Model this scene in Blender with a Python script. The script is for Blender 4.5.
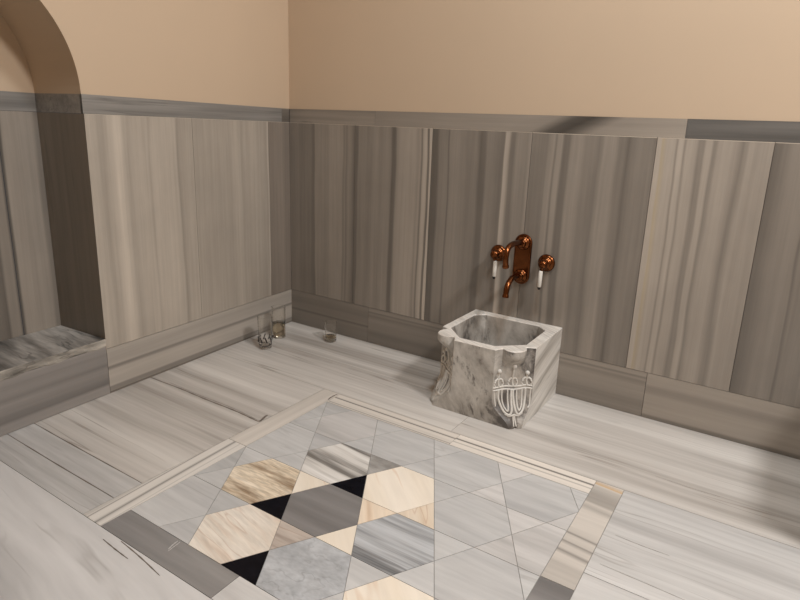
import bpy, bmesh, math, random
from mathutils import Vector, Matrix
random.seed(7)
S = bpy.context.scene
for o in list(bpy.data.objects): bpy.data.objects.remove(o)
COL = S.collection
PI = math.pi

# ------------------------------------------------------------------ camera
CP = (2.13661, -2.23004, 1.03417)
pitch, roll, yaw = 0.25154, 0.04127, -0.55242
cam = bpy.data.cameras.new('camera'); camo = bpy.data.objects.new('camera', cam); COL.objects.link(camo)
fwd = Vector((math.sin(yaw)*math.cos(pitch), math.cos(yaw)*math.cos(pitch), -math.sin(pitch)))
r = fwd.cross(Vector((0, 0, 1))).normalized(); u = r.cross(fwd)
r2 = math.cos(roll)*r + math.sin(roll)*u; u2 = -math.sin(roll)*r + math.cos(roll)*u
M = Matrix((r2, u2, -fwd)).transposed().to_4x4(); M.translation = CP
camo.matrix_world = M
cam.sensor_fit = 'HORIZONTAL'; cam.sensor_width = 36; cam.lens = 591.21*36/800
cam.shift_x = -14.16/800; cam.shift_y = -20.16/800
cam.clip_start = 0.02
S.camera = camo

# ------------------------------------------------------------------ world, lamps, exposure
S.view_settings.view_transform = 'Standard'; S.view_settings.look = 'None'
S.view_settings.gamma = 1; S.view_settings.use_curve_mapping = False
S.view_settings.exposure = -0.24
w = bpy.data.worlds.new('world'); S.world = w; w.use_nodes = True
w.node_tree.nodes['Background'].inputs[0].default_value = (0.9, 0.92, 1, 1)
w.node_tree.nodes['Background'].inputs[1].default_value = 0.05
def lamp(name, loc, target, size, power, col):
    l = bpy.data.lights.new(name, 'AREA'); l.shape = 'DISK'; l.size = size; l.energy = power; l.color = col
    o = bpy.data.objects.new(name, l); COL.objects.link(o); o.location = loc
    d = Vector(target) - Vector(loc); o.rotation_euler = d.to_track_quat('-Z', 'Y').to_euler()
lamp('overhead_lamp', (3.5, -1.25, 2.9), (1.3, -0.8, 0.3), 0.38, 68, (1.0, 0.975, 0.96))
lamp('overhead_lamp', (1.9, -1.25, 3.0), (1.9, -1.25, 0), 0.35, 36, (0.87, 0.95, 1.0))  # fill lamp added to whiten the floor near the camera

# ------------------------------------------------------------------ node helpers
def lin(v):
    v /= 255.0
    return v/12.92 if v <= 0.04045 else ((v+0.055)/1.055)**2.4
def srgb(r, g, b, k=1.0): return (lin(r)*k, lin(g)*k, lin(b)*k, 1)
def new_mat(name):
    m = bpy.data.materials.new(name); m.use_nodes = True
    return m, m.node_tree.nodes, m.node_tree.links, m.node_tree.nodes['Principled BSDF']
def math_node(N, L, op, a, b=None):
    n = N.new('ShaderNodeMath'); n.operation = op
    for i, x in enumerate((a, b)):
        if x is None: continue
        if isinstance(x, (int, float)): n.inputs[i].default_value = x
        else: L.new(x, n.inputs[i])
    return n.outputs[0]
def ramp_node(N, L, fac, stops, interp='LINEAR'):
    rn = N.new('ShaderNodeValToRGB'); cr = rn.color_ramp; cr.interpolation = interp
    stops = sorted(stops)
    cr.elements[0].position = stops[0][0]; cr.elements[0].color = stops[0][1]
    cr.elements[1].position = stops[-1][0]; cr.elements[1].color = stops[-1][1]
    for p, c in stops[1:-1]:
        e = cr.elements.new(p); e.color = c
    L.new(fac, rn.inputs[0]); return rn.outputs[0]
def mult(N, L, a, b, fac=1.0, mode='MULTIPLY'):
    n = N.new('ShaderNodeMix'); n.data_type = 'RGBA'; n.blend_type = mode
    if isinstance(fac, float): n.inputs[0].default_value = fac
    else: L.new(fac, n.inputs[0])
    for i, x in ((6, a), (7, b)):
        if isinstance(x, tuple): n.inputs[i].default_value = x
        else: L.new(x, n.inputs[i])
    return n.outputs[2]
def attr(N, name):
    a = N.new('ShaderNodeAttribute'); a.attribute_name = name; return a.outputs['Fac']
def coords(N, L, rot, scale, wob=0.0, wscale=1.5):
    tc = N.new('ShaderNodeTexCoord')
    src = tc.outputs['Object']
    if wob:
        nz = N.new('ShaderNodeTexNoise'); nz.noise_dimensions = '4D'; nz.inputs['Scale'].default_value = wscale; nz.inputs['Detail'].default_value = 2
        L.new(src, nz.inputs['Vector']); L.new(math_node(N, L, 'MULTIPLY', attr(N, 'seed'), 3.1), nz.inputs['W'])
        vm = N.new('ShaderNodeVectorMath'); vm.operation = 'SUBTRACT'; L.new(nz.outputs['Color'], vm.inputs[0]); vm.inputs[1].default_value = (.5, .5, .5)
        vs = N.new('ShaderNodeVectorMath'); vs.operation = 'SCALE'; L.new(vm.outputs[0], vs.inputs[0]); vs.inputs['Scale'].default_value = wob
        va = N.new('ShaderNodeVectorMath'); va.operation = 'ADD'; L.new(src, va.inputs[0]); L.new(vs.outputs[0], va.inputs[1]); src = va.outputs[0]
    mp = N.new('ShaderNodeMapping'); L.new(src, mp.inputs[0])
    mp.inputs['Rotation'].default_value = rot
    mp2 = N.new('ShaderNodeMapping'); mp2.inputs['Scale'].default_value = scale; L.new(mp.outputs[0], mp2.inputs[0])
    return mp2.outputs[0], tc
def noise(N, L, vec, scale, detail=5, rough=0.6, wmul=7.3, wadd=0.0):
    n = N.new('ShaderNodeTexNoise'); n.noise_dimensions = '4D'
    n.inputs['Scale'].default_value = scale; n.inputs['Detail'].default_value = detail; n.inputs['Roughness'].default_value = rough
    L.new(vec, n.inputs['Vector'])
    L.new(math_node(N, L, 'ADD', math_node(N, L, 'MULTIPLY', attr(N, 'seed'), wmul), wadd), n.inputs['W'])
    return n.outputs['Fac']

def marble(name, dark, mid, light, along='x', band=9.0, stretch=0.05, rot=(0, 0, 0), wob=0.03, vein=0.35, veinc=(0.30, 0.27, 0.24, 1),
           spread=0.16, rough=0.3, fine=0.12, veinw=0.012):
    """banded marble: bands run along one axis"""
    m, N, L, B = new_mat(name)
    sc = {'x': (stretch, 1, 1), 'y': (1, stretch, 1), 'z': (1, 1, stretch)}[along]
    v, tc = coords(N, L, rot, sc, wob)
    f = noise(N, L, v, band, 4, 0.62)
    c = ramp_node(N, L, f, [(0.5-spread, dark), (0.5, mid), (0.5+spread, light)])
    f2 = noise(N, L, v, band*6, 4, 0.6, 5.1, 4.0)
    c = mult(N, L, c, ramp_node(N, L, f2, [(0.3, (1-fine*2.2,)*3+(1,)), (0.62, (1+fine*.4,)*3+(1,))]))
    if vein:
        f3 = noise(N, L, v, band*1.1, 3, 0.55, 9.7, 11.0)
        t = math_node(N, L, 'ABSOLUTE', math_node(N, L, 'SUBTRACT', f3, 0.56))
        vr = ramp_node(N, L, t, [(0.0, (1, 1, 1, 1)), (veinw, (0, 0, 0, 1))])
        brk = noise(N, L, tc.outputs['Object'], 4.0, 2, 0.5, 2.0, 3.0)
        brk = ramp_node(N, L, brk, [(0.42, (0, 0, 0, 1)), (0.6, (vein, vein, vein, 1))])
        c = mult(N, L, c, veinc, math_node(N, L, 'MULTIPLY', vr, brk), 'MIX')
    tone = attr(N, 'tone')
    tv = N.new('ShaderNodeCombineColor')
    for i in range(3): L.new(tone, tv.inputs[i])
    c = mult(N, L, c, tv.outputs[0])
    L.new(c, B.inputs['Base Color'])
    B.inputs['Roughness'].default_value = rough
    return m

def profile(name, axis, stops, wob=0.006, rough=0.34, k=1.0, fine=0.05, tint=(1.0, .94, .87), slant=0.0, run=(1, 1, .55), fscale=75, slaxis='Z', sl0=1.0):
    """marble slab whose vertical bands follow a list of (position in metres, tone 0..255)"""
    m, N, L, B = new_mat(name)
    tc = N.new('ShaderNodeTexCoord'); sx = N.new('ShaderNodeSeparateXYZ'); L.new(tc.outputs['Object'], sx.inputs[0])
    xx = sx.outputs[axis]
    if slant: xx = math_node(N, L, 'ADD', xx, math_node(N, L, 'MULTIPLY', math_node(N, L, 'SUBTRACT', sx.outputs[slaxis], sl0), slant))
    mp = N.new('ShaderNodeMapping'); mp.inputs['Scale'].default_value = run; L.new(tc.outputs['Object'], mp.inputs[0])
    nz = N.new('ShaderNodeTexNoise'); nz.inputs['Scale'].default_value = 3.2; nz.inputs['Detail'].default_value = 2; L.new(mp.outputs[0], nz.inputs['Vector'])
    xx = math_node(N, L, 'ADD', xx, math_node(N, L, 'MULTIPLY', math_node(N, L, 'SUBTRACT', nz.outputs['Fac'], .5), wob*2.6))
    a, b = stops[0][0], stops[-1][0]
    uu = math_node(N, L, 'DIVIDE', math_node(N, L, 'SUBTRACT', xx, a), b-a)
    st = []
    for s in stops:
        t = tint if len(s) < 3 else s[2]
        st.append(((s[0]-a)/(b-a), (lin(s[1]*t[0])*k, lin(s[1]*t[1])*k, lin(s[1]*t[2])*k, 1)))
    c = ramp_node(N, L, uu, st)
    mp2 = N.new('ShaderNodeMapping'); mp2.inputs['Scale'].default_value = tuple(.025 if q < 1 else 1 for q in run); L.new(tc.outputs['Object'], mp2.inputs[0])
    n2 = N.new('ShaderNodeTexNoise'); n2.inputs['Scale'].default_value = fscale; n2.inputs['Detail'].default_value = 4; n2.inputs['Roughness'].default_value = .65
    L.new(mp2.outputs[0], n2.inputs['Vector'])
    c = mult(N, L, c, ramp_node(N, L, n2.outputs['Fac'], [(.3, (1-fine*2.2,)*3+(1,)), (.68, (1+fine,)*3+(1,))]))
    n3 = N.new('ShaderNodeTexNoise'); n3.inputs['Scale'].default_value = 2.6; n3.inputs['Detail'].default_value = 5; n3.inputs['Roughness'].default_value = .6
    L.new(mp.outputs[0], n3.inputs['Vector'])
    c = mult(N, L, c, ramp_node(N, L, n3.outputs['Fac'], [(.3, (.88, .88, .88, 1)), (.7, (1.1, 1.1, 1.1, 1))]))
    L.new(c, B.inputs['Base Color']); B.inputs['Roughness'].default_value = rough
    return m

def plain(name, col, rough=0.6, metal=0.0, mottle=0.0, scale=3.0, **kw):
    m, N, L, B = new_mat(name)
    tc = N.new('ShaderNodeTexCoord'); nz = N.new('ShaderNodeTexNoise'); nz.inputs['Scale'].default_value = scale; nz.inputs['Detail'].default_value = 5
    L.new(tc.outputs['Object'], nz.inputs['Vector'])
    c = ramp_node(N, L, nz.outputs['Fac'], [(.3, tuple(x*(1-mottle) for x in col[:3])+(1,)), (.7, tuple(x*(1+mottle) for x in col[:3])+(1,))])
    L.new(c, B.inputs['Base Color']); B.inputs['Roughness'].default_value = rough; B.inputs['Metallic'].default_value = metal
    for k, v in kw.items(): B.inputs[k].default_value = v
    return m

# ------------------------------------------------------------------ mesh builder
class MB:
    def __init__(s): s.v = []; s.f = []; s.mi = []; s.seed = []; s.tone = []; s.mats = []
    def m(s, mat):
        if mat not in s.mats: s.mats.append(mat)
        return s.mats.index(mat)
    def face(s, pts, mat, seed=0.0, tone=1.0):
        b = len(s.v); s.v += [tuple(p) for p in pts]; s.f.append(tuple(range(b, b+len(pts))))
        s.mi.append(s.m(mat)); s.seed.append(seed); s.tone.append(tone)
    def box(s, lo, hi, mat, seed=0.0, tone=1.0, bev=0.0):
        x0, y0, z0 = lo; x1, y1, z1 = hi
        P = [(x0, y0, z0), (x1, y0, z0), (x1, y1, z0), (x0, y1, z0), (x0, y0, z1), (x1, y0, z1), (x1, y1, z1), (x0, y1, z1)]
        for q in ((0, 3, 2, 1), (4, 5, 6, 7), (0, 1, 5, 4), (1, 2, 6, 5), (2, 3, 7, 6), (3, 0, 4, 7)):
            s.face([P[i] for i in q], mat, seed, tone)
    def prism(s, poly, z0, z1, mat, seed=0.0, tone=1.0):
        A = sum(poly[i][0]*poly[(i+1) % len(poly)][1]-poly[(i+1) % len(poly)][0]*poly[i][1] for i in range(len(poly)))
        if A < 0: poly = poly[::-1]
        s.face([(x, y, z1) for x, y in poly], mat, seed, tone)
        for i in range(len(poly)):
            a, b = poly[i], poly[(i+1) % len(poly)]
            s.face([(a[0], a[1], z0), (b[0], b[1], z0), (b[0], b[1], z1), (a[0], a[1], z1)], mat, seed, tone)
    def build(s, name, parent=None, smooth=False, merge=0.0):
        me = bpy.data.meshes.new(name); me.from_pydata(s.v, [], s.f)
        for mt in s.mats: me.materials.append(mt)
        me.polygons.foreach_set('material_index', s.mi)
        for nm, arr in (('seed', s.seed), ('tone', s.tone)):
            at = me.attributes.new(nm, 'FLOAT', 'FACE'); at.data.foreach_set('value', arr)
        if merge or smooth:
            bm = bmesh.new(); bm.from_mesh(me); bmesh.ops.remove_doubles(bm, verts=bm.verts, dist=merge or 1e-5)
            bmesh.ops.recalc_face_normals(bm, faces=bm.faces); bm.to_mesh(me); bm.free()
        if smooth: me.polygons.foreach_set('use_smooth', [True]*len(me.polygons))
        me.update()
        o = bpy.data.objects.new(name, me); COL.objects.link(o)
        if parent: o.parent = parent
        return o
def struct(o): o['kind'] = 'structure'; return o
def empty(name, loc, label, cat, group=None):
    o = bpy.data.objects.new(name, None); o.empty_display_size = .05; COL.objects.link(o); o.location = loc
    o['label'] = label; o['category'] = cat
    if group: o['group'] = group
    return o
def tube(mb, pts, rad, mat, seg=16, caps=True):
    """round tube along pts; rad a number or one per point"""
    pts = [Vector(p) for p in pts]; n = len(pts)
    rad = [rad]*n if isinstance(rad, (int, float)) else rad
    rings = []; nrm = None
    for i, p in enumerate(pts):
        t = (pts[min(i+1, n-1)]-pts[max(i-1, 0)]).normalized()
        if nrm is None: nrm = t.orthogonal().normalized()
        nrm = (nrm-t*nrm.dot(t)).normalized(); b = t.cross(nrm)
        rings.append([p+(nrm*math.cos(2*PI*k/seg)+b*math.sin(2*PI*k/seg))*rad[i] for k in range(seg)])
    for i in range(n-1):
        for k in range(seg):
            mb.face([rings[i][k], rings[i][(k+1) % seg], rings[i+1][(k+1) % seg], rings[i+1][k]], mat)
    if caps:
        mb.face(rings[0][::-1], mat); mb.face(rings[-1], mat)
def spline(P, n=8):
    P = [Vector(p) for p in P]; out = []
    for i in range(len(P)-1):
        p0 = P[max(i-1, 0)]; p1 = P[i]; p2 = P[i+1]; p3 = P[min(i+2, len(P)-1)]
        for k in range(n):
            t = k/n
            out.append(.5*((2*p1)+(-p0+p2)*t+(2*p0-5*p1+4*p2-p3)*t*t+(-p0+3*p1-3*p2+p3)*t**3))
    return out+[P[-1]]
def lathe(mb, prof, mat, axis='z', origin=(0, 0, 0), seg=40):
    """prof: list of (radius, height)"""
    O = Vector(origin)
    def pt(rr, h, k):
        a = 2*PI*k/seg
        if axis == 'z': return O+Vector((rr*math.cos(a), rr*math.sin(a), h))
        return O+Vector((rr*math.cos(a), -h, rr*math.sin(a)))       # axis -y : height runs away from the back wall
    for i in range(len(prof)-1):
        (ra, ha), (rb, hb) = prof[i], prof[i+1]
        for k in range(seg):
            if ra < 1e-6 and rb < 1e-6: continue
            q = [pt(ra, ha, k), pt(ra, ha, k+1), pt(rb, hb, k+1), pt(rb, hb, k)]
            if ra < 1e-6: q = [q[0], q[2], q[3]]
            elif rb < 1e-6: q = [q[0], q[1], q[2]]
            mb.face(q, mat)

# ------------------------------------------------------------------ materials
KW = 1.5      # wall marble: tone read from the photo -> reflectance
plaster = plain('cream_plaster', srgb(196, 174, 149), .85, 0, .025, 1.6)
mortar = plain('mortar', srgb(96, 84, 74), .9)
grout = plain('floor_grout', srgb(150, 145, 139), .9)
brown_strip = plain('brown_strip', srgb(120, 112, 104), .9)
lightgrey = marble('pale_floor_marble', srgb(176, 174, 172), srgb(203, 202, 200), srgb(216, 215, 213), 'x', 11, .05, wob=.05, vein=.45,
                   veinc=srgb(138, 132, 126), spread=.17, rough=.25, fine=.04)
lightwarm = marble('streaked_floor_marble', srgb(164, 158, 151), srgb(202, 197, 191), srgb(222, 218, 212), 'x', 10, .03, wob=.035, vein=.6,
                   veinc=srgb(136, 127, 118), spread=.17, rough=.25, fine=.05)
cloudy = marble('cloudy_floor_marble', srgb(182, 181, 180), srgb(209, 208, 207), srgb(219, 218, 217), 'x', 6, .1, rot=(0, 0, .13), wob=.10, vein=.45,
                veinc=srgb(140, 136, 132), spread=.17, rough=.25, fine=.035)
taupe_floor_vein = plain('brown_vein', srgb(112, 102, 94), .3, 0, .2, 30)
taupe = marble('dark_taupe_marble', srgb(120, 118, 117), srgb(136, 134, 133), srgb(152, 150, 148), 'x', 8, .08, vein=.0, spread=.15, rough=.26, fine=.04)
grey_tile = marble('grey_tile_marble', srgb(184, 184, 184), srgb(199, 199, 198), srgb(209, 209, 208), 'x', 9, .1, wob=.05, vein=.35,
                   veinc=srgb(130, 126, 122), spread=.16, rough=.26, fine=.05)
beige_tile = marble('pale_beige_tile_marble', srgb(188, 186, 184), srgb(208, 206, 204), srgb(218, 216, 214), 'x', 9, .1, wob=.05, vein=.3,
                    veinc=srgb(130, 126, 122), spread=.16, rough=.26, fine=.05)
tan_tile = marble('tan_streaked_marble', srgb(158, 136, 112), srgb(224, 209, 186), srgb(236, 225, 208), 'x', 26, .13, rot=(0, 0, .0), wob=.05, vein=.6,
                  veinc=srgb(130, 100, 72), spread=.15, rough=.26, fine=.16, veinw=.025)
tan_pale = marble('pale_tan_marble', srgb(212, 192, 174), srgb(234, 225, 212), srgb(240, 233, 223), 'x', 17, .12, rot=(0, 0, .2), wob=.05, vein=.35,
                  veinc=srgb(176, 134, 104), spread=.16, rough=.26, fine=.08, veinw=.02)
cream_tile = marble('cream_marble', srgb(234, 221, 201), srgb(242, 232, 216), srgb(246, 237, 223), 'x', 7, .12, rot=(0, 0, .75), wob=.04, vein=.35,
                    veinc=srgb(206, 164, 126), spread=.2, rough=.26, fine=.03)
peach_tile = marble('peach_marble', srgb(214, 186, 158), srgb(238, 221, 199), srgb(244, 231, 213), 'x', 10, .12, rot=(0, 0, .9), wob=.05, vein=.5,
                    veinc=srgb(186, 132, 92), spread=.16, rough=.26, fine=.05)
black_tile = plain('black_marble', (.006, .006, .009, 1), .12, 0, .3, 40, **{'Specular IOR Level': .06})
band_tile = marble('grey_white_striped_marble', srgb(122, 119, 115), srgb(208, 205, 200), srgb(228, 226, 222), 'x', 17, .05, rot=(0, 0, .10), wob=.03, vein=.6,
                   veinc=srgb(110, 103, 96), spread=.11, rough=.26, fine=.05, veinw=.03)
stripe_tile = marble('dark_striped_marble', srgb(108, 110, 112), srgb(156, 158, 160), srgb(192, 195, 198), 'x', 24, .04, wob=.02, vein=.6,
                     veinc=srgb(96, 95, 95), spread=.12, rough=.26, fine=.06, veinw=.03)
speck_tile = marble('speckled_grey_marble', srgb(172, 175, 178), srgb(185, 188, 191), srgb(195, 198, 201), 'x', 12, .6, wob=.08, vein=.35,
                    veinc=srgb(110, 110, 110), spread=.14, rough=.3, fine=.1)
mottle_tile = marble('mottled_grey_marble', srgb(134, 130, 126), srgb(160, 157, 153), srgb(188, 186, 183), 'x', 16, .4, wob=.08, vein=.4,
                     veinc=srgb(120, 112, 104), spread=.14, rough=.3, fine=.08)
brownish_tile = marble('brown_grey_streaked_marble', srgb(146, 134, 124), srgb(186, 174, 164), srgb(204, 194, 184), 'x', 16, .1, wob=.05, vein=.4,
                       veinc=srgb(150, 118, 96), spread=.14, rough=.26, fine=.06)
T = (1.0, .94, .87)
TG = (1.0, .975, .94)
def wmarble(name, d, m_, l, along='x', tint=T, **kw):
    f = lambda v: (lin(v*tint[0])*KW, lin(v*tint[1])*KW, lin(v*tint[2])*KW, 1)
    a = dict(band=16, stretch=.03, wob=.02, vein=.6, veinc=f(d*.8), spread=.15, rough=.33, fine=.07); a.update(kw)
    return marble(name, f(d), f(m_), f(l), along, **a)
skirt_m = wmarble('skirting_marble', 100, 116, 126, band=11, fine=.04, wob=.01)
skirt_left_m = wmarble('left_skirting_marble', 112, 142, 152, tint=(1, .95, .89), band=13)
riser_m = wmarble('niche_riser_marble', 86, 108, 120, tint=TG, band=12, wob=.04)
course_m = wmarble('course_marble', 100, 122, 138, band=12)
course_grey = wmarble('grey_course_marble', 92, 112, 128, tint=TG, band=14)
course_dark = wmarble('dark_course_marble', 78, 94, 112, tint=TG, band=10)
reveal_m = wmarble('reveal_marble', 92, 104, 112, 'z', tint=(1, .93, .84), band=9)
sill_m = wmarble('sill_marble', 62, 116, 156, 'y', tint=TG, band=13, stretch=.16, rot=(0, 0, .12), wob=.06, spread=.12)
sill_edge_m = wmarble('sill_edge_marble', 86, 146, 178, 'x', tint=(1, .965, .91), band=12, stretch=.25, wob=.14, spread=.13)

course_stain = profile('stained_course_marble', 'X', [(.3, 112), (.9, 122), (1.15, 124), (1.27, 118), (1.34, 72), (1.40, 60), (1.45, 84), (1.52, 122), (1.8, 134), (2.0, 134)], k=KW, wob=.03, run=(.2, 1, 1), slant=-2.0, sl0=1.05)
# ------------------------------------------------------------------ FLOOR
G = .0009
H1, H2, H3 = .1803, .1803+.8547, 1.10     # skirting top, panel top, top of the narrow course
FX0, FX1, FY0, FY1 = .773, 1.787, -.622, -1.436
BW = .0835
fl = MB()
fl.face([(-.1, -4.2, -.002), (3.9, -4.2, -.002), (3.9, .05, -.002), (-.1, .05, -.002)], grout)
def slab(x0, x1, y0, y1, mat, seed, tone=1.0, g=G):
    fl.prism([(x0+g, y0+g), (x1-g, y0+g), (x1-g, y1-g), (x0+g, y1-g)], -.002, 0, mat, seed, tone)
OX0, OX1, OY0, OY1 = FX0-BW, FX1+BW, FY0+BW, FY1-BW
# back run along the back wall
slab(-.05, 1.272, OY0, -.29, lightwarm, 1.0); slab(-.05, 1.272, -.29, .04, lightwarm, 1.9)
slab(1.272, 2.9, OY0, .04, lightwarm, 3.3, .98); slab(2.9, 3.9, OY0, .04, lightwarm, 3.9)
# left of the inlay
slab(-.05, OX0, -.88, OY0, lightwarm, 4.1); slab(-.05, OX0, -1.345, -.88, lightwarm, 5.2, .97)
slab(-.05, OX0, -1.432, -1.345, lightgrey, 6.5, .97); slab(-.05, OX0, OY1, -1.432, lightgrey, 7.5, .98)
# in front of the inlay
slab(-.05, 2.0, -2.3, OY1, cloudy, 8.2)
# right of the inlay
slab(OX1, 3.9, -.955, OY0, lightgrey, 10.1); slab(OX1, 3.9, OY1, -.955, lightgrey, 11.3, 1.02)
slab(2.0, 3.9, -2.3, OY1, lightgrey, 12.5)
for i in range(4):
    for j in range(3): slab(-.05+i*1.0, .95+i*1.0 if i < 3 else 3.9, -2.3-.64*(j+1), -2.3-.64*j, cloudy if (i+j) % 2 else lightgrey, 20+i*3+j)
# border strips
BT = (1, .97, .93); FT = dict(k=1.1, rough=.25, tint=BT, wob=.002, fine=.03)
def across(a, b, l): return [(a+(b-a)*t[0],)+tuple(t[1:]) for t in l]
b_left_far = profile('left_border_plain', 'X', across(OX0, FX0, [(0, 176), (.05, 200), (.3, 208), (.6, 204), (.8, 212), (1, 206)]), run=(1, .3, 1), **FT)
b_left_near = profile('left_border_veined', 'X', across(OX0, FX0, [(0, 190), (.06, 206), (.1, 140), (.14, 208), (.2, 214), (.44, 212), (.5, 180), (.55, 140), (.6, 190), (.66, 214), (.8, 216), (.84, 190), (.88, 216), (1, 214)]), run=(1, .3, 1),
                      slant=.05, slaxis='Y', sl0=-1.27, **dict(FT, tint=(1, .98, .95), wob=.006))
bx = [(0, 200), (.07, 214), (.12, 150), (.17, 214), (.25, 208), (.40, 220), (.52, 218), (.56, 150), (.60, 120), (.63, 196), (.72, 220), (.9, 216), (.96, 190), (1, 204)]
b_back_a = profile('back_border_veined', 'Y', across(FY0, OY0, bx), run=(.3, 1, 1), **FT)
bx2 = [(0, 196), (.05, 224), (.30, 226), (.36, 176), (.40, 222), (.50, 226), (.56, 214), (.60, 120), (.65, 132), (.70, 222), (.95, 228), (1, 206)]
b_back_b = profile('back_border_bright', 'Y', across(FY0, OY0, bx2), run=(.3, 1, 1), **FT)
OR2 = (1, .86, .68)
br = [(-1.027, 190), (-.96, 186), (-.94, 206), (-.925, 205), (-.91, 150), (-.90, 204), (-.885, 206), (-.87, 152), (-.865, 200), (-.84, 204), (-.832, 148), (-.825, 196), (-.80, 212), (-.71, 214), (-.69, 184), (-.67, 212), (-.66, 176), (-.62, 172), (-.575, 196), (-.565, 214), (-.56, 210, OR2), (-.5385, 216)]
b_right = profile('right_border_banded', 'Y', br, run=(.3, 1, 1), slant=.1, slaxis='X', sl0=1.83, **dict(FT, k=.97))
slab(OX0, FX0, -1.027, OY0, b_left_far, 2.4); slab(OX0, FX0, OY1, -1.027, b_left_near, 4.4)
slab(FX0, 1.31, FY0, OY0, b_back_a, 1.2); slab(1.31, FX1, FY0, OY0, b_back_b, 2.2)
slab(FX1, OX1, -1.027, OY0, b_right, 5.6); slab(FX1, OX1, OY1, -1.027, taupe, 3.0)
slab(FX0, 1.2, OY1, FY1, taupe, 1.0, 1.0); slab(1.2, FX1, OY1, FY1, lightgrey, 9.0, 1.05)
# trihexagonal inlay
def kagome(x0=FX0, x1=FX1, y0=FY0, y1=FY1, D=.2385, s=.2036):
    a = D/2; out = []
    def clip(P):
        for ax, v, sg in ((0, x0, 1), (0, x1, -1), (1, y0, -1), (1, y1, 1)):
            Q = []
            for i in range(len(P)):
                p, q = P[i], P[(i+1) % len(P)]; dp = (p[ax]-v)*sg; dq = (q[ax]-v)*sg
                if dp >= 0: Q.append(p)
                if dp*dq < 0:
                    t = dp/(dp-dq); Q.append((p[0]+t*(q[0]-p[0]), p[1]+t*(q[1]-p[1])))
            P = Q
            if len(P) < 3: return None
        return P
    for rr in range(4):
        t = y0-rr*s; b = t-s; m = (t+b)/2; cx0 = .9545 if rr % 2 == 0 else .8353
        for k in range(-2, 6):
            c = cx0+k*D
            for kind, P in (('H', [(c-a/2, t), (c+a/2, t), (c+a, m), (c+a/2, b), (c-a/2, b), (c-a, m)]),
                            ('U', [(c+a, m), (c+a/2, t), (c+1.5*a, t)]), ('D', [(c+a, m), (c+a/2, b), (c+1.5*a, b)])):
                P = clip(P)
                if P:
                    A = sum(P[i][0]*P[(i+1) % len(P)][1]-P[(i+1) % len(P)][0]*P[i][1] for i in range(len(P)))/2
                    if abs(A) > 2e-4: out.append((kind+str(rr)+str(k), P))
    return out
def inset(P, g):
    A = sum(P[i][0]*P[(i+1) % len(P)][1]-P[(i+1) % len(P)][0]*P[i][1] for i in range(len(P)))
    if A < 0: P = P[::-1]
    P = [p for i, p in enumerate(P) if (Vector(p)-Vector(P[i-1])).length > 1e-3]
    n = len(P); out = []
    for i in range(n):
        a, b, c = Vector(P[i-1]), Vector(P[i]), Vector(P[(i+1) % n])
        d1 = (b-a).normalized(); d2 = (c-b).normalized()
        n1 = Vector((-d1.y, d1.x)); n2 = Vector((-d2.y, d2.x)); bi = (n1+n2)
        if bi.length < .3: out.append(tuple(b+n1*g)); continue
        bi.normalize(); out.append(tuple(b+bi*(g/max(.3, bi.dot(n1)))))
    return out
TM = {'H20': (tan_tile, 1.08), 'H31': (tan_pale, 1.0), 'H12': (cream_tile, 1.02), 'D12': (peach_tile, .92), 'D11': (black_tile, 1), 'D20': (black_tile, 1),
      'D31': (black_tile, 1), 'U20': (cream_tile, .97), 'U21': (peach_tile, 1.0), 'D21': (cream_tile, .98), 'H33': (cream_tile, 1.0), 'H11': (band_tile, 1.1),
      'H21': (taupe, 1.0), 'H22': (stripe_tile, 1.06), 'H32': (speck_tile, 1.0), 'U31': (brownish_tile, 1.0), 'U11': (mottle_tile, .9), 'H2-1': (grey_tile, .9),
      'H30': (grey_tile, 1.02), 'U30': (grey_tile, .84), 'D2-1': (grey_tile, .97), 'H10': (grey_tile, .98), 'H00': (beige_tile, .92), 'D13': (beige_tile, .97),
      'U02': (beige_tile, 1.02), 'H14': (beige_tile, .95), 'D03': (beige_tile, 1.05), 'U13': (beige_tile, 1.0), 'D02': (beige_tile, .98), 'D22': (grey_tile, 1.0)}
for i, (nm, P) in enumerate(kagome()):
    mt, tn = TM.get(nm, (grey_tile, .97+.06*((i*37) % 11)/11))
    fl.prism(inset(P, .0008), -.002, 0, mt, (i*1.37) % 17, tn)
def ribbon(pts, wid, mat=taupe_floor_vein, z=.00025):
    """a dark vein lying in the stone: tapered strip along pts"""
    P = spline([(x, y, z) for x, y in pts], 8); n = len(P)
    for i in range(n-1):
        t = (P[i+1]-P[i]).normalized(); nn = Vector((-t.y, t.x, 0))
        w0 = wid*(.35+.65*math.sin(PI*i/(n-1))**.5*(.7+.3*math.sin(i*1.7))); w1 = wid*(.35+.65*math.sin(PI*(i+1)/(n-1))**.5*(.7+.3*math.sin((i+1)*1.7)))
        if i == n-2: w1 = wid*.2
        fl.face([P[i]+nn*w0/2, P[i]-nn*w0/2, P[i+1]-nn*w1/2, P[i+1]+nn*w1/2][::-1], mat)
ribbon([(.05, -.884), (.24, -.879), (.39, -.8815), (.555, -.8795), (.655, -.885), (.684, -.886)], .008)
ribbon([(.16, -.868), (.35, -.872), (.52, -.870), (.66, -.878)], .003)
ribbon([(.672, -.832), (.6735, -.845), (.681, -.868), (.685, -.886)], .011)
ribbon([(.06, -1.345), (.3, -1.346), (.685, -1.3445)], .0045); ribbon([(.08, -1.432), (.4, -1.433), (.685, -1.431)], .0045)
ribbon([(.762, -.545), (.7615, -.585), (.7665, -.606)], .007)
ribbon([(2.119, -.404), (2.036, -.407), (1.933, -.402)], .0016); ribbon([(1.9, -.767), (1.964, -.77), (2.038, -.768)], .002)
ribbon([(1.896, -.902), (2.016, -.905), (2.105, -.908)], .0018)
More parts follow.
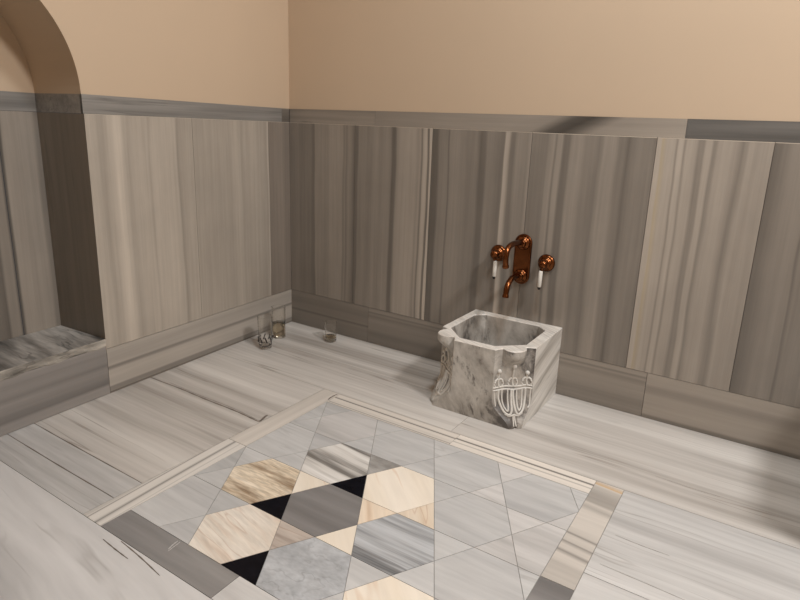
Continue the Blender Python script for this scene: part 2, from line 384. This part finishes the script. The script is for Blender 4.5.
ribbon([(.825, -1.544), (.883, -1.548), (.94, -1.55)], .004); ribbon([(.868, -1.523), (.957, -1.53), (1.05, -1.541)], .004)
pale_vein = plain('pale_vein', srgb(186, 184, 182), .3)
ribbon([(.982, -1.442), (.984, -1.458), (.989, -1.475)], .004, pale_vein); ribbon([(.990, -1.441), (.992, -1.46), (.994, -1.479)], .003, pale_vein)
struct(fl.build('floor'))

# ------------------------------------------------------------------ BACK WALL (y = 0)
def tones(px):      # positions in metres along the wall
    return px
ORN = (1.0, .92, .79)
slabs_back = [
 (0.002, .412, [(0, 112), (.06, 116), (.075, 108), (.14, 108), (.155, 98), (.165, 98), (.172, 122), (.25, 118), (.262, 126), (.335, 126), (.345, 106), (.355, 118), (.36, 104), (.375, 120), (.385, 112), (.412, 88)]),
 (.412, .826, [(.412, 92), (.425, 94), (.43, 112), (.47, 116), (.49, 110), (.53, 121), (.56, 112), (.59, 122), (.612, 114), (.62, 90), (.635, 90), (.645, 120), (.66, 130), (.74, 136), (.755, 124), (.765, 134), (.774, 96), (.78, 136), (.79, 146), (.798, 146), (.803, 96), (.81, 98), (.813, 152), (.826, 152)]),
 (.826, 1.272, [(.826, 86), (.852, 88), (.865, 112), (.905, 114), (.911, 94), (.917, 118), (.96, 122), (1.0, 112), (1.045, 114), (1.06, 92), (1.08, 98), (1.09, 116), (1.135, 108), (1.145, 102), (1.158, 104), (1.164, 148), (1.176, 144), (1.187, 106), (1.2, 100), (1.215, 118), (1.255, 114), (1.262, 120), (1.272, 121)]),
 (1.272, 1.728, [(1.272, 106), (1.335, 106), (1.342, 118), (1.36, 124), (1.368, 100), (1.375, 122), (1.39, 124), (1.4, 98), (1.42, 98), (1.43, 122), (1.465, 124), (1.485, 112), (1.51, 114), (1.53, 104), (1.548, 122), (1.585, 126), (1.6, 110), (1.62, 108), (1.632, 90), (1.645, 106), (1.66, 112), (1.71, 110), (1.728, 98)]),
 (1.728, 2.08, [(1.728, 146), (1.742, 146), (1.748, 144, ORN), (1.764, 144), (1.79, 140), (1.796, 116), (1.802, 144), (1.815, 146), (1.822, 120), (1.83, 142), (1.855, 138), (1.866, 114), (1.88, 118), (1.886, 140), (1.9, 140), (1.908, 114), (1.925, 136), (1.96, 138), (1.975, 126), (1.99, 112), (2.0, 124), (2.01, 136), (2.03, 132), (2.08, 134)]),
 (2.08, 2.5, [(2.08, 92), (2.1, 100), (2.13, 114), (2.17, 120), (2.195, 116), (2.2, 96), (2.21, 114), (2.5, 118)]),
 (2.5, 2.95, [(2.5, 110), (2.6, 130), (2.75, 110), (2.95, 120)]), (2.95, 3.4, [(2.95, 100), (3.1, 130), (3.25, 115), (3.4, 120)]), (3.4, 3.88, [(3.4, 120), (3.6, 130), (3.88, 115)])]
wb = MB()
wb.face([(-.05, .012, 0), (3.9, .012, 0), (3.9, .012, H3), (-.05, .012, H3)], mortar)
wb.face([(-.05, .004, H3), (3.9, .004, H3), (3.9, .004, 3.1), (-.05, .004, 3.1)], plaster)
for i, (a, b, st) in enumerate(slabs_back):
    # the lamp reaches the right end of the wall more than the corner
    mt = profile('back_panel_marble_%d' % i, 'X', st, k=KW, wob=.012)
    wb.box((a+.0008, -.003, H1+.0008), (b-.0008, .012, H2), mt)
arris = plain('slab_edge_highlight', srgb(206, 194, 178), .5)  # pale strip paints the light caught along the slab tops
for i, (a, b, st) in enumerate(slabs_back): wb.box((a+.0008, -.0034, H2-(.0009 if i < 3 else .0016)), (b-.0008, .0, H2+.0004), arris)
struct(wb.build('wall_back'))
ZK = dict(k=KW, run=(.15, 1, 1), wob=.006, fine=.04)
sk_back = [profile('back_skirting_marble_%d' % i, 'Z', st, **ZK) for i, st in enumerate((
    [(0, 100), (.07, 111), (.08, 90), (.088, 113), (.13, 104), (.18, 113)],
    [(0, 98), (.02, 104), (.05, 98), (.075, 112), (.12, 118), (.14, 104), (.15, 118), (.158, 100), (.165, 122), (.18, 114)],
    [(0, 110), (.02, 118), (.05, 110), (.075, 124), (.12, 130), (.14, 114), (.15, 132), (.158, 108), (.165, 136), (.18, 124)],
    [(0, 104), (.012, 106), (.02, 134), (.09, 136), (.11, 124), (.125, 122), (.14, 138), (.18, 138)],
    [(0, 104), (.1, 130), (.18, 120)]))]
bb = MB()
for i, (a, b, tn) in enumerate(((0, .509, .96), (.509, 1.2, 1.02), (1.2, 1.807, 1.08), (1.807, 2.6, 1.28), (2.6, 3.87, 1.1))):
    bb.box((a+.0008, -.0035 if i != 2 else -.003, .0015), (b-.0008, .012, H1-.0008), sk_back[i])
struct(bb.build('baseboard_back'))
tb = MB()
for i, (a, b, mt, tn) in enumerate(((0, .52, course_m, .86), (.52, 1.815, course_stain, 1.0), (1.815, 2.7, course_dark, 1.0), (2.7, 3.87, course_m, 1.0))):
    tb.box((a+.0006, .001, H2+.001), (b-.0006, .012, H3), mt, 3.1*i+1.7, tn)
struct(tb.build('trim_1'))

# ------------------------------------------------------------------ LEFT WALL: local X runs from the corner along the wall, local Y into the room
ANG = math.atan2(-1, .06173)
NS, NE, NR, NZ, ND = 1.064, 1.880, .408, 1.10, .272      # niche start, end, arch radius, spring height, depth
NCX = (NS+NE)/2
wl = MB()
def quad(mb, s0, s1, z0, z1, y, mat, seed=0., tone=1.): mb.face([(s0, y, z0), (s1, y, z0), (s1, y, z1), (s0, y, z1)], mat, seed, tone)
quad(wl, -.02, NS, 0, H3, -.012, mortar); quad(wl, NE, 4.3, 0, H3, -.012, mortar)
quad(wl, -.02, NS, H3, 3.1, -.003, plaster); quad(wl, NE, 4.3, H3, 3.1, -.003, plaster)
AS = 48
arc = [(NCX-NR*math.cos(PI*k/AS), NZ+NR*math.sin(PI*k/AS)) for k in range(AS+1)]
RB = .012      # softened plaster arris round the arch
for k in range(AS):
    (s0, z0), (s1, z1) = arc[k], arc[k+1]
    wl.face([(s0, -.003, z0), (s1, -.003, z1), (s1, -.003, 3.1), (s0, -.003, 3.1)], plaster)
    wl.face([(s0, -.003, z0), (s1, -.003, z1), (s1, -ND, z1), (s0, -ND, z0)], plaster)        # soffit
    wl.face([(s0, -ND, H3), (s1, -ND, H3), (s1, -ND, z1), (s0, -ND, z0)], plaster)            # back of the niche
TL = (1.0, .945, .875)
slabs_left = [
 (.003, .153, [(0, 112), (.04, 108), (.06, 118), (.09, 116), (.125, 110), (.153, 110)], (1, .925, .85)),
 (.153, .605, [(.153, 116), (.16, 150), (.17, 134), (.26, 142), (.33, 138), (.36, 148), (.40, 138), (.52, 140), (.605, 138)], TL),
 (.605, 1.063, [(.605, 144), (.625, 142), (.665, 138), (.68, 126), (.69, 146), (.72, 150), (.80, 150), (.812, 138), (.82, 148), (.88, 146), (.905, 140), (.925, 150), (.945, 166), (.965, 160), (.985, 148), (1.01, 138), (1.035, 148), (1.05, 152), (1.063, 150)], TL)]
for i, (a, b, st, tt) in enumerate(slabs_left):
    mt = profile('left_panel_marble_%d' % i, 'X', st, k=KW, wob=.012, tint=tt)
    wl.box((a+.0008, -.012, H1+.0008), (b-(.0008 if i < 2 else 0), .002, H2), mt)
arris_l = plain('slab_edge_highlight_left', srgb(200, 190, 176), .5)  # same painted highlight for the left wall's slab tops
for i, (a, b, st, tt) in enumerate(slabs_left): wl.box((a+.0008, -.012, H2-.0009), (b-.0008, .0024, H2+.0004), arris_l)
mt_far = profile('far_panel_marble', 'X', [(NE, 130), (2.1, 150), (2.3, 120), (2.6, 140), (3.0, 120), (3.4, 150), (4.3, 130)], k=KW)
for a, b in ((NE, 2.3), (2.3, 2.75), (2.75, 3.2), (3.2, 3.7), (3.7, 4.3)): wl.box((a, -.012, H1), (b-.0016, .002, H2), mt_far)
# niche lining
SZ = .222
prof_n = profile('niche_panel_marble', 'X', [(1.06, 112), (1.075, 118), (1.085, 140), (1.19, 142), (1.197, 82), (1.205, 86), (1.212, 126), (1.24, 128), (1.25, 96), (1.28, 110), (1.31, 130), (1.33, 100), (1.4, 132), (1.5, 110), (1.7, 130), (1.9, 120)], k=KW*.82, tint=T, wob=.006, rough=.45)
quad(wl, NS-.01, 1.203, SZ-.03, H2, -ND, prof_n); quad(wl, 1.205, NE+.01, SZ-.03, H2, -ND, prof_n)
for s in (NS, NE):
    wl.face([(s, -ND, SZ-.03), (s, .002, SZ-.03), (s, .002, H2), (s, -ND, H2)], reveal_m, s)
    wl.face([(s, -ND, H2+.001), (s, -.001, H2+.001), (s, -.001, H3), (s, -ND, H3)], course_grey, s+3)
struct(wl.build('wall_left')).rotation_euler.z = ANG
tl = MB()
tl.box((.0, -.012, H2+.001), (.055, -.001, H3), course_m, 6.1, .62); tl.box((.055, -.012, H2+.001), (NS, -.001, H3), course_grey, 5.3, 1.12)
tl.box((NE, -.012, H2+.001), (4.3, -.001, H3), course_grey, 8.3, 1.1)
tl.box((NS+.001, -ND-.01, H2+.001), (NE-.001, -ND+.0015, H3), course_grey, 9.3, 1.05)
struct(tl.build('trim_2')).rotation_euler.z = ANG
sk_left = profile('left_skirting_marble_banded', 'Z', [(.0, 118), (.024, 116), (.03, 148), (.07, 154), (.09, 150), (.1, 116), (.104, 112), (.112, 146), (.15, 140), (.18, 146)], **dict(ZK, tint=(1, .955, .90)))
riser_b = profile('niche_riser_marble_banded', 'Z', [(0, 124), (.03, 126), (.042, 98), (.055, 104), (.075, 114), (.1, 122), (.115, 104), (.13, 120), (.16, 114), (.19, 126)], **dict(ZK, tint=(1, .965, .935)))
bl = MB()
bl.box((.003, -.012, .008), (NS-.0008, .003, H1-.0008), sk_left)
bl.box((.003, -.012, -.001), (NS-.0008, .0022, .008), brown_strip)  # brown strip along the foot of the left skirting
bl.box((NS+.0008, -.012, .0015), (NE, .003, .192), riser_b)
bl.box((NE+.001, -.012, .0015), (4.3, .003, H1-.0008), skirt_left_m, 6.5, 1.0)
struct(bl.build('baseboard_left')).rotation_euler.z = ANG
# niche seat slab with a roughly broken, pale front edge
def sill():
    mb = MB(); n = 90; y1 = .008
    rnd = random.Random(3); w_ = []; a = 0
    for i in range(n+1):
        a = a*.72+rnd.uniform(-.5, .5); w_.append(a)
    xs = [NS+.0015+(NE-NS-.003)*i/n for i in range(n+1)]
    for i in range(n):
        x0, x1 = xs[i], xs[i+1]
        rows = []
        for x, q, t in ((x0, w_[i], i), (x1, w_[i+1], i+1)):
            lo = .192-.004*math.sin(t*.37)-.003*q
            rows.append([(x, -ND+.001, SZ), (x, y1-.004, SZ), (x, y1+.001*q, SZ-.003), (x, y1-.001+.0022*q, SZ-.014), (x, y1-.003-.002*q, lo+.004), (x, .0035, lo), (x, -ND+.001, lo)])
        for k in range(6):
            mb.face([rows[0][k], rows[1][k], rows[1][k+1], rows[0][k+1]][::-1], sill_m if k == 0 else sill_edge_m, 2.7)
    for x, rev in ((xs[0], 0), (xs[-1], 1)):
        mb.face([(x, -ND+.001, SZ), (x, y1-.004, SZ), (x, y1, SZ-.003), (x, .0035, .192), (x, -ND+.001, .192)], sill_edge_m)
    return mb.build('trim_3')
struct(sill()).rotation_euler.z = ANG

# ------------------------------------------------------------------ rest of the room, behind and beside the camera
rw = MB(); rw.face([(3.88, .05, 0), (3.88, -4.2, 0), (3.88, -4.2, 3.1), (3.88, .05, 3.1)], plaster); struct(rw.build('wall_right'))
rf = MB(); rf.face([(3.9, -4.1, 0), (-.4, -4.1, 0), (-.4, -4.1, 3.1), (3.9, -4.1, 3.1)], plaster); struct(rf.build('wall_front'))
ce = MB(); ce.face([(-.4, .1, 3.1), (3.95, .1, 3.1), (3.95, -4.2, 3.1), (-.4, -4.2, 3.1)], plaster); struct(ce.build('ceiling'))
be = MB(); be.box((2.46, -.60, .001), (3.05, -.004, .51), lightgrey, 3.0); be.box((2.45, -.61, .51), (3.06, -.004, .55), lightgrey, 4.0); struct(be.build('unseen_bench'))  # unseen bench, sized to cast the shadow at the right edge

# ------------------------------------------------------------------ MARBLE BASIN
def basin_material():
    m, N, L, B = new_mat('basin_marble')
    v, tc = coords(N, L, (0, .45, .2), (1, 1, .55), .12, 5)
    f = noise(N, L, v, 9, 6, .66)
    c = ramp_node(N, L, f, [(.38, srgb(92, 87, 83)), (.47, srgb(168, 162, 154)), (.6, srgb(206, 201, 193))])
    n2 = noise(N, L, v, 26, 5, .7, 1, 5)
    sp = ramp_node(N, L, n2, [(.36, (1, 1, 1, 1)), (.45, (0, 0, 0, 1))])
    n3 = noise(N, L, tc.outputs['Object'], 7, 2, .5, 1, 8)
    msk = ramp_node(N, L, n3, [(.42, (0, 0, 0, 1)), (.55, (.85, .85, .85, 1))])
    c = mult(N, L, c, srgb(82, 76, 72), math_node(N, L, 'MULTIPLY', sp, msk), 'MIX')
    tv = N.new('ShaderNodeCombineColor'); tn = attr(N, 'tone')
    for i in range(3): L.new(tn, tv.inputs[i])
    c = mult(N, L, c, tv.outputs[0])
    L.new(c, B.inputs['Base Color']); B.inputs['Roughness'].default_value = .38
    bmp = N.new('ShaderNodeBump'); bmp.inputs['Strength'].default_value = .25; bmp.inputs['Distance'].default_value = .003
    n4 = noise(N, L, tc.outputs['Object'], 60, 4, .6, 1, 1); L.new(n4, bmp.inputs['Height']); L.new(bmp.outputs[0], B.inputs['Normal'])
    return m
basin_m = basin_material()
basin_side = marble('basin_side_marble', srgb(176, 170, 162), srgb(230, 226, 219), srgb(236, 233, 227), 'y', 17, .06, rot=(-.28, 0, 0), wob=.02, vein=.5,
                    veinc=srgb(120, 112, 104), spread=.15, rough=.36, fine=.07, veinw=.02)
carve_m = plain('pale_carving', srgb(214, 210, 203), .5, 0, .08, 40)  # raised carving, paler than the basin stone
rim_m = marble('basin_rim_marble', srgb(206, 199, 190), srgb(230, 225, 217), srgb(236, 232, 225), 'x', 20, .1, rot=(0, 0, .5), wob=.05, vein=.4, veinc=srgb(140, 130, 120), rough=.35)
BX0, BX1, BYF, BZ = 1.083, 1.469, -.402, .286
def sstep(a, b, x):
    t = max(0, min(1, (x-a)/(b-a))); return t*t*(3-2*t)
def cham(z):          # size of the cut corner: wide above, closing to a small foot
    return .034+.076*sstep(-.004, .09, z)
def corner_pt(side, u, z, extra=0.0):
    """point on the cut corner; u -1 at the side face, +1 at the front face; side -1 left, +1 right"""
    c = cham(z); xs = BX0 if side < 0 else BX1; sg = 1 if side < 0 else -1
    A = Vector((xs, BYF+c, z)); Bp = Vector((xs+sg*c, BYF, z))
    P = A.lerp(Bp, (u+1)/2); n = Vector((-sg, -1, 0)).normalized()
    d = 0.0
    ear = math.sqrt(max(0, 1-(u/.56)**2))
    amp = (.042 if side < 0 else .031)
    d += amp*ear*(1 if z > .262 else sstep(.185, .262, z)**1.6)
    d -= .011*max(0, 1-abs(u)**4)*sstep(.06, .12, z)*(1-.75*ear*sstep(.23, .265, z))   # hollow
    d += .010*math.exp(-(u/.7)**2)*sstep(.03, .06, z)*(1-sstep(.12, .15, z))            # swelling behind the tassels
    if z < .05: d -= .007*math.exp(-((u)/.22)**2)*(1-sstep(.02, .05, z))                # split foot
    return P+n*(d+extra)
NU = 28
def outline(z):
    pts = [Vector((BX0, -.004, z))]
    pts += [corner_pt(-1, -1+2*k/NU, z) for k in range(NU+1)]
    pts += [corner_pt(1, 1-2*k/NU, z) for k in range(NU+1)]
    pts += [Vector((BX1, -.004, z))]
    return pts
def make_basin():
    root = empty('wash_basin', (1.274, -.2, 0), 'square carved grey marble wash basin on the floor below the copper taps', 'basin')
    mi = Matrix.Translation(root.location).inverted()
    mb = MB(); levels = [.0005]+[BZ*k/44 for k in range(1, 44)]+[BZ-.0025]
    rings = [outline(z) for z in levels]
    n = len(rings[0])
    def mat_for(k): return basin_side if k in (0, n-2) else basin_m
    for i in range(len(levels)-1):
        for k in range(n):
            k2 = (k+1) % n
            mb.face([rings[i][k], rings[i][k2], rings[i+1][k2], rings[i+1][k]], mat_for(k), 1.3, 1.0)
    top = [p for p in outline(BZ)]; cen = Vector((1.274, -.2, 0))
    topi = []
    for p in top:
        d = (Vector((cen.x, cen.y, p.z))-p).normalized(); topi.append(p+d*.0025)
    for k in range(n): mb.face([rings[-1][k], rings[-1][(k+1) % n], topi[(k+1) % n], topi[k]], rim_m, 1, 1)
    mb.face([p for p in rings[0]][::-1], basin_m)
    mb.v = [tuple(mi @ Vector(v)) for v in mb.v]
    # hollow: eight-sided
    cav = [(1.112, -.076), (1.148, -.040), (1.385, -.040), (1.428, -.078), (1.428, -.283), (1.341, -.367), (1.197, -.369), (1.112, -.285)]
    def ring(z, s): return [Vector((1.27+(x-1.27)*s, -.205+(y+.205)*s, z)) for x, y in cav]
    hb = MB(); lv = [(BZ, 1.0), (BZ-.004, .985), (.20, .955), (.11, .915), (.075, .86), (.06, .74)]
    R_ = [ring(z, s) for z, s in lv]
    for i in range(len(lv)-1):
        for k in range(8): hb.face([R_[i][k], R_[i+1][k], R_[i+1][(k+1) % 8], R_[i][(k+1) % 8]], rim_m if i == 0 else basin_m, 2.1, 1 if i == 0 else .9)
    hb.face(R_[-1][::-1], basin_m, 2.1, .85)
    hb.v = [tuple(mi @ Vector(v)) for v in hb.v]
    body = MB(); off = 0
    for src in (mb, hb):
        for f, a, s_, t_ in zip(src.f, src.mi, src.seed, src.tone):
            body.face([src.v[i] for i in f], src.mats[a], s_, t_)
    # rim face between outer edge and hollow
    bm = bmesh.new(); ov = [bm.verts.new(mi @ p) for p in topi]; iv = [bm.verts.new(mi @ p) for p in R_[0]]
    ed = [bm.edges.new((ov[i], ov[(i+1) % n])) for i in range(n)]+[bm.edges.new((iv[i], iv[(i+1) % 8])) for i in range(8)]
    bmesh.ops.triangle_fill(bm, use_beauty=True, edges=ed)
    for f in bm.faces:
        pts = [v.co.copy() for v in f.verts]
        if (pts[1]-pts[0]).cross(pts[2]-pts[0]).z < 0: pts = pts[::-1]
        body.face(pts, rim_m, 1.0, 1.0)
    bm.free()
    b = body.build('basin_body', root)
    # drain at the bottom of the hollow
    dr = MB(); lathe(dr, [(0, .062), (.018, .062), (.02, .0605)], mortar, origin=(-.0, .0, 0)); dr.build('drain', root)
    for side in (-1, 1):
        cb = MB()
        def P(a, z, e=-.0006): return mi @ corner_pt(side, a, z, e)
        def line(pp, rad=.0021):
            pp = spline([P(a, z) for a, z in pp], 5); tube(cb, pp, rad*1.25, carve_m, 8)
        def bead(a, z, rr):
            c = P(a, z, .001); lathe(cb, [(max(1e-7, rr*math.sin(PI*k/8)), -rr*math.cos(PI*k/8)) for k in range(9)], carve_m, origin=c, seg=12)
        for z in (.139, .129): line([(-.98+.3267*k, z+.0015*math.sin(k*2)) for k in range(7)], .0026)
        for a, zt in ((-.72, .185), (-.03, .214), (.68, .196)):
            line([(a-.03, .139), (a+.02, .16), (a, zt)], .0034); bead(a, zt+.004, .0085)
            line([(a-.2, .163), (a-.08, .170), (a, .166), (a+.08, .170), (a+.2, .162)], .0032); bead(a-.2, .160, .004); bead(a+.2, .159, .004)
            line([(a-.2, .160), (a-.24, .15), (a-.15, .138)], .0024); line([(a+.2, .160), (a+.23, .15), (a+.14, .138)], .0024)
        for c_ in (-.36, .36):
            for hw, bot, rd in ((.31, .044, .0036), (.14, .056, .0026)):
                line([(c_-hw, .130), (c_-hw*.98, .095), (c_-hw*.8, bot+.014), (c_, bot), (c_+hw*.8, bot+.014), (c_+hw*.98, .095), (c_+hw, .130)], rd)
        line([(-.62, .048), (-.36, .0405), (0, .043), (.36, .0405), (.62, .048)], .0026)
        line([(-.93, .13), (-.91, .10), (-.95, .07), (-.9, .06)], .0026); line([(.93, .13), (.86, .10), (.9, .07)], .0022)
        line([(-.05, .047), (-.08, .03), (-.2, .006)], .0028); line([(.05, .047), (.08, .03), (.2, .006)], .0028)
        o = cb.build('carved_tassels', root, smooth=True); o['label'] = 'pale carved tassel relief on the cut corner'
make_basin()

# ------------------------------------------------------------------ COPPER TAPS
copper = plain('aged_copper', (.17, .060, .022, 1), .25, 1.0, .25, 30)
porcelain = plain('white_porcelain', srgb(226, 222, 214), .25, 0, .01)
tip_m = plain('black_lever_tip', (.012, .01, .01, 1), .35)
def wall_tap():
    root = empty('wall_tap', (1.276, 0, .43), 'aged copper wall tap with two curved spouts on one upright rounded backplate above the basin', 'tap')
    mi = Matrix.Translation(root.location).inverted()
    L_ = lambda x, y, z: (x-1.276, y, z-.43)
    # capsule backplate with stepped edge
    mb = MB(); hw = .036; zc0, zc1 = .470, .604
    def caps(rr, y):
        out = []
        for k in range(25): a = PI*k/24; out.append(L_(1.276+rr*math.cos(a), y, zc1+rr*math.sin(a)))
        for k in range(25): a = PI+PI*k/24; out.append(L_(1.276+rr*math.cos(a), y, zc0+rr*math.sin(a)))
        return out
    st = [(hw, -.0035), (hw, -.010), (hw-.002, -.0125), (hw-.006, -.013), (hw-.008, -.011), (hw-.010, -.011)]
    R_ = [caps(a, b) for a, b in st]; n = 50
    for i in range(len(st)-1):
        for k in range(n): mb.face([R_[i][k], R_[i][(k+1) % n], R_[i+1][(k+1) % n], R_[i+1][k]], copper)
    mb.face(R_[-1], copper); mb.face(R_[0][::-1], copper)
    mb.build('backplate', root)
    for zc, path in ((.604, [(0, .607), (-.05, .612), (-.105, .615), (-.142, .609), (-.161, .593), (-.167, .570), (-.164, .548), (-.160, .531)]),
                     (.468, [(0, .471), (-.045, .476), (-.085, .475), (-.113, .464), (-.129, .446), (-.136, .425), (-.139, .407)])):
        fb = MB(); lathe(fb, [(0, .011), (.028, .011), (.029, .014), (.025, .018), (.018, .021), (.0145, .027), (.016, .030), (.016, .034), (.012, .036), (0, .036)], copper, 'y', L_(1.276, 0, zc))
        fb.build('flange', root, smooth=True, merge=1e-5)
        sb = MB(); pts = spline([L_(1.276, y-.012, z) for y, z in path], 7); m_ = len(pts)
        rad = [.0112+(.0018 if i/(m_-1) > .9 else 0) for i in range(m_)]
        tube(sb, pts, rad, copper, 20); sb.build('spout', root, smooth=True, merge=1e-5)
wall_tap()
def tap_handle(x, z, lx, label):
    root = empty('tap_handle', (x, 0, z), label, 'tap handle', 'lever handles beside the wall tap')
    rb = MB(); lathe(rb, [(0, .0035), (.034, .0035), (.035, .008), (.032, .014), (.027, .017), (.024, .017), (.022, .024), (.016, .029), (0, .030)], copper, 'y'); rb.build('rosette', root, smooth=True, merge=1e-5)
    hb = MB(); lathe(hb, [(0, .029), (.012, .029), (.012, .036), (.017, .040), (.018, .050), (.014, .058), (.006, .062), (0, .062)], copper, 'y')
    tube(hb, [(0, -.049, 0), (0, -.050, -.014), (lx, -.051, -.027)], [.008, .006, .0068], copper, 14); hb.build('hub', root, smooth=True, merge=1e-5)
    lb = MB(); tube(lb, [(lx, -.051, -.024), (lx, -.0515, -.027), (lx, -.053, -.055), (lx, -.054, -.088), (lx, -.054, -.090)], [.006, .0078, .0082, .0078, .006], porcelain, 18)
    lv = lb.build('lever', root, smooth=True, merge=1e-5); lv['label'] = 'white porcelain lever'
    tb_ = MB(); tube(tb_, [(lx, -.054, -.0885), (lx, -.0541, -.093), (lx, -.0542, -.098), (lx, -.0542, -.1005)], [.0045, .0062, .0055, .003], tip_m, 14)
    tt = tb_.build('lever_tip', lv, smooth=True, merge=1e-5); tt['label'] = 'black end cap'
    return root
tap_handle(1.171, .547, .008, 'left round copper tap handle with white lever, half behind the upper spout')
tap_handle(1.378, .537, -.004, 'right round copper tap handle with white lever, standing clear of the backplate')

# ------------------------------------------------------------------ GLASSES
glass, N, L, B = new_mat('clear_glass')
B.inputs['Base Color'].default_value = (.98, .97, .95, 1); B.inputs['Roughness'].default_value = .02
B.inputs['Transmission Weight'].default_value = 1.0; B.inputs['IOR'].default_value = 1.46
amber = plain('amber_water', (.74, .66, .50, 1), .02, 0, 0, 3, **{'Transmission Weight': 1.0, 'IOR': 1.33})
dark_m = plain('dark_pattern', (.03, .022, .018, 1), .5)
def tumbler(loc, h, rt, rb_, label, base=.014, pattern=False, liquid=0.0):
    root = empty('glass_tumbler', loc, label, 'glass', 'glass tumblers standing in the corner')
    g = MB(); t = .0012
    prof = [(0, .0), (rb_-.003, .0), (rb_, .003)]
    prof += [(rb_+(rt-rb_)*k/8, .003+(h-.003)*k/8) for k in range(1, 9)]
    prof += [(rt-t, h)]
    prof += [(rb_-t+(rt-rb_)*k/8, base+(h-base)*k/8) for k in range(7, -1, -1)]
    prof += [(rb_-.008, base-.003), (0, base-.004)]
    lathe(g, prof, glass, seg=48)
    g.build('glass_body', root, merge=1e-6)
    if liquid:
        l = MB(); r0 = rb_-t-.0004
        lathe(l, [(0, base-.003), (r0-.007, base-.002), (r0, base+.002), (r0+(rt-rb_)*(liquid/h), base+liquid), (0, base+liquid)], amber, seg=40)
        l.build('liquid', root, smooth=True, merge=1e-6)
    if pattern:
        p = MB(); N_ = 8
        def on(a, z): rr = rb_+(rt-rb_)*z/h+.0006; return (rr*math.cos(a), rr*math.sin(a), z)
        for k in range(N_):
            a = 2*PI*k/N_
            tube(p, [on(a+.0, .060), on(a+.14, .048), on(a+.30, .034)], .0030, dark_m, 6)
        tube(p, [on(2*PI*k/40, .021+.003*math.sin(2*PI*k/40*2)) for k in range(41)], .0013, dark_m, 6, caps=False)
        p.build('dark_marks', root, smooth=True, merge=1e-6)  # dark slashes and a thin ring round the lower glass
    return root
tumbler((.178, -.364, .0003), .158, .0345, .0285, 'tall glass tumbler with dark slanted marks near its base, front one of the pair', .016, True)
tumbler((.120, -.217, .0003), .158, .0335, .032, 'tall straight glass tumbler behind the dark-marked tumbler, nearest the room corner', .014, False, .062)
tumbler((.356, -.103, .0003), .100, .029, .028, 'short glass tumbler standing alone near the back wall skirting', .018, False, .01)
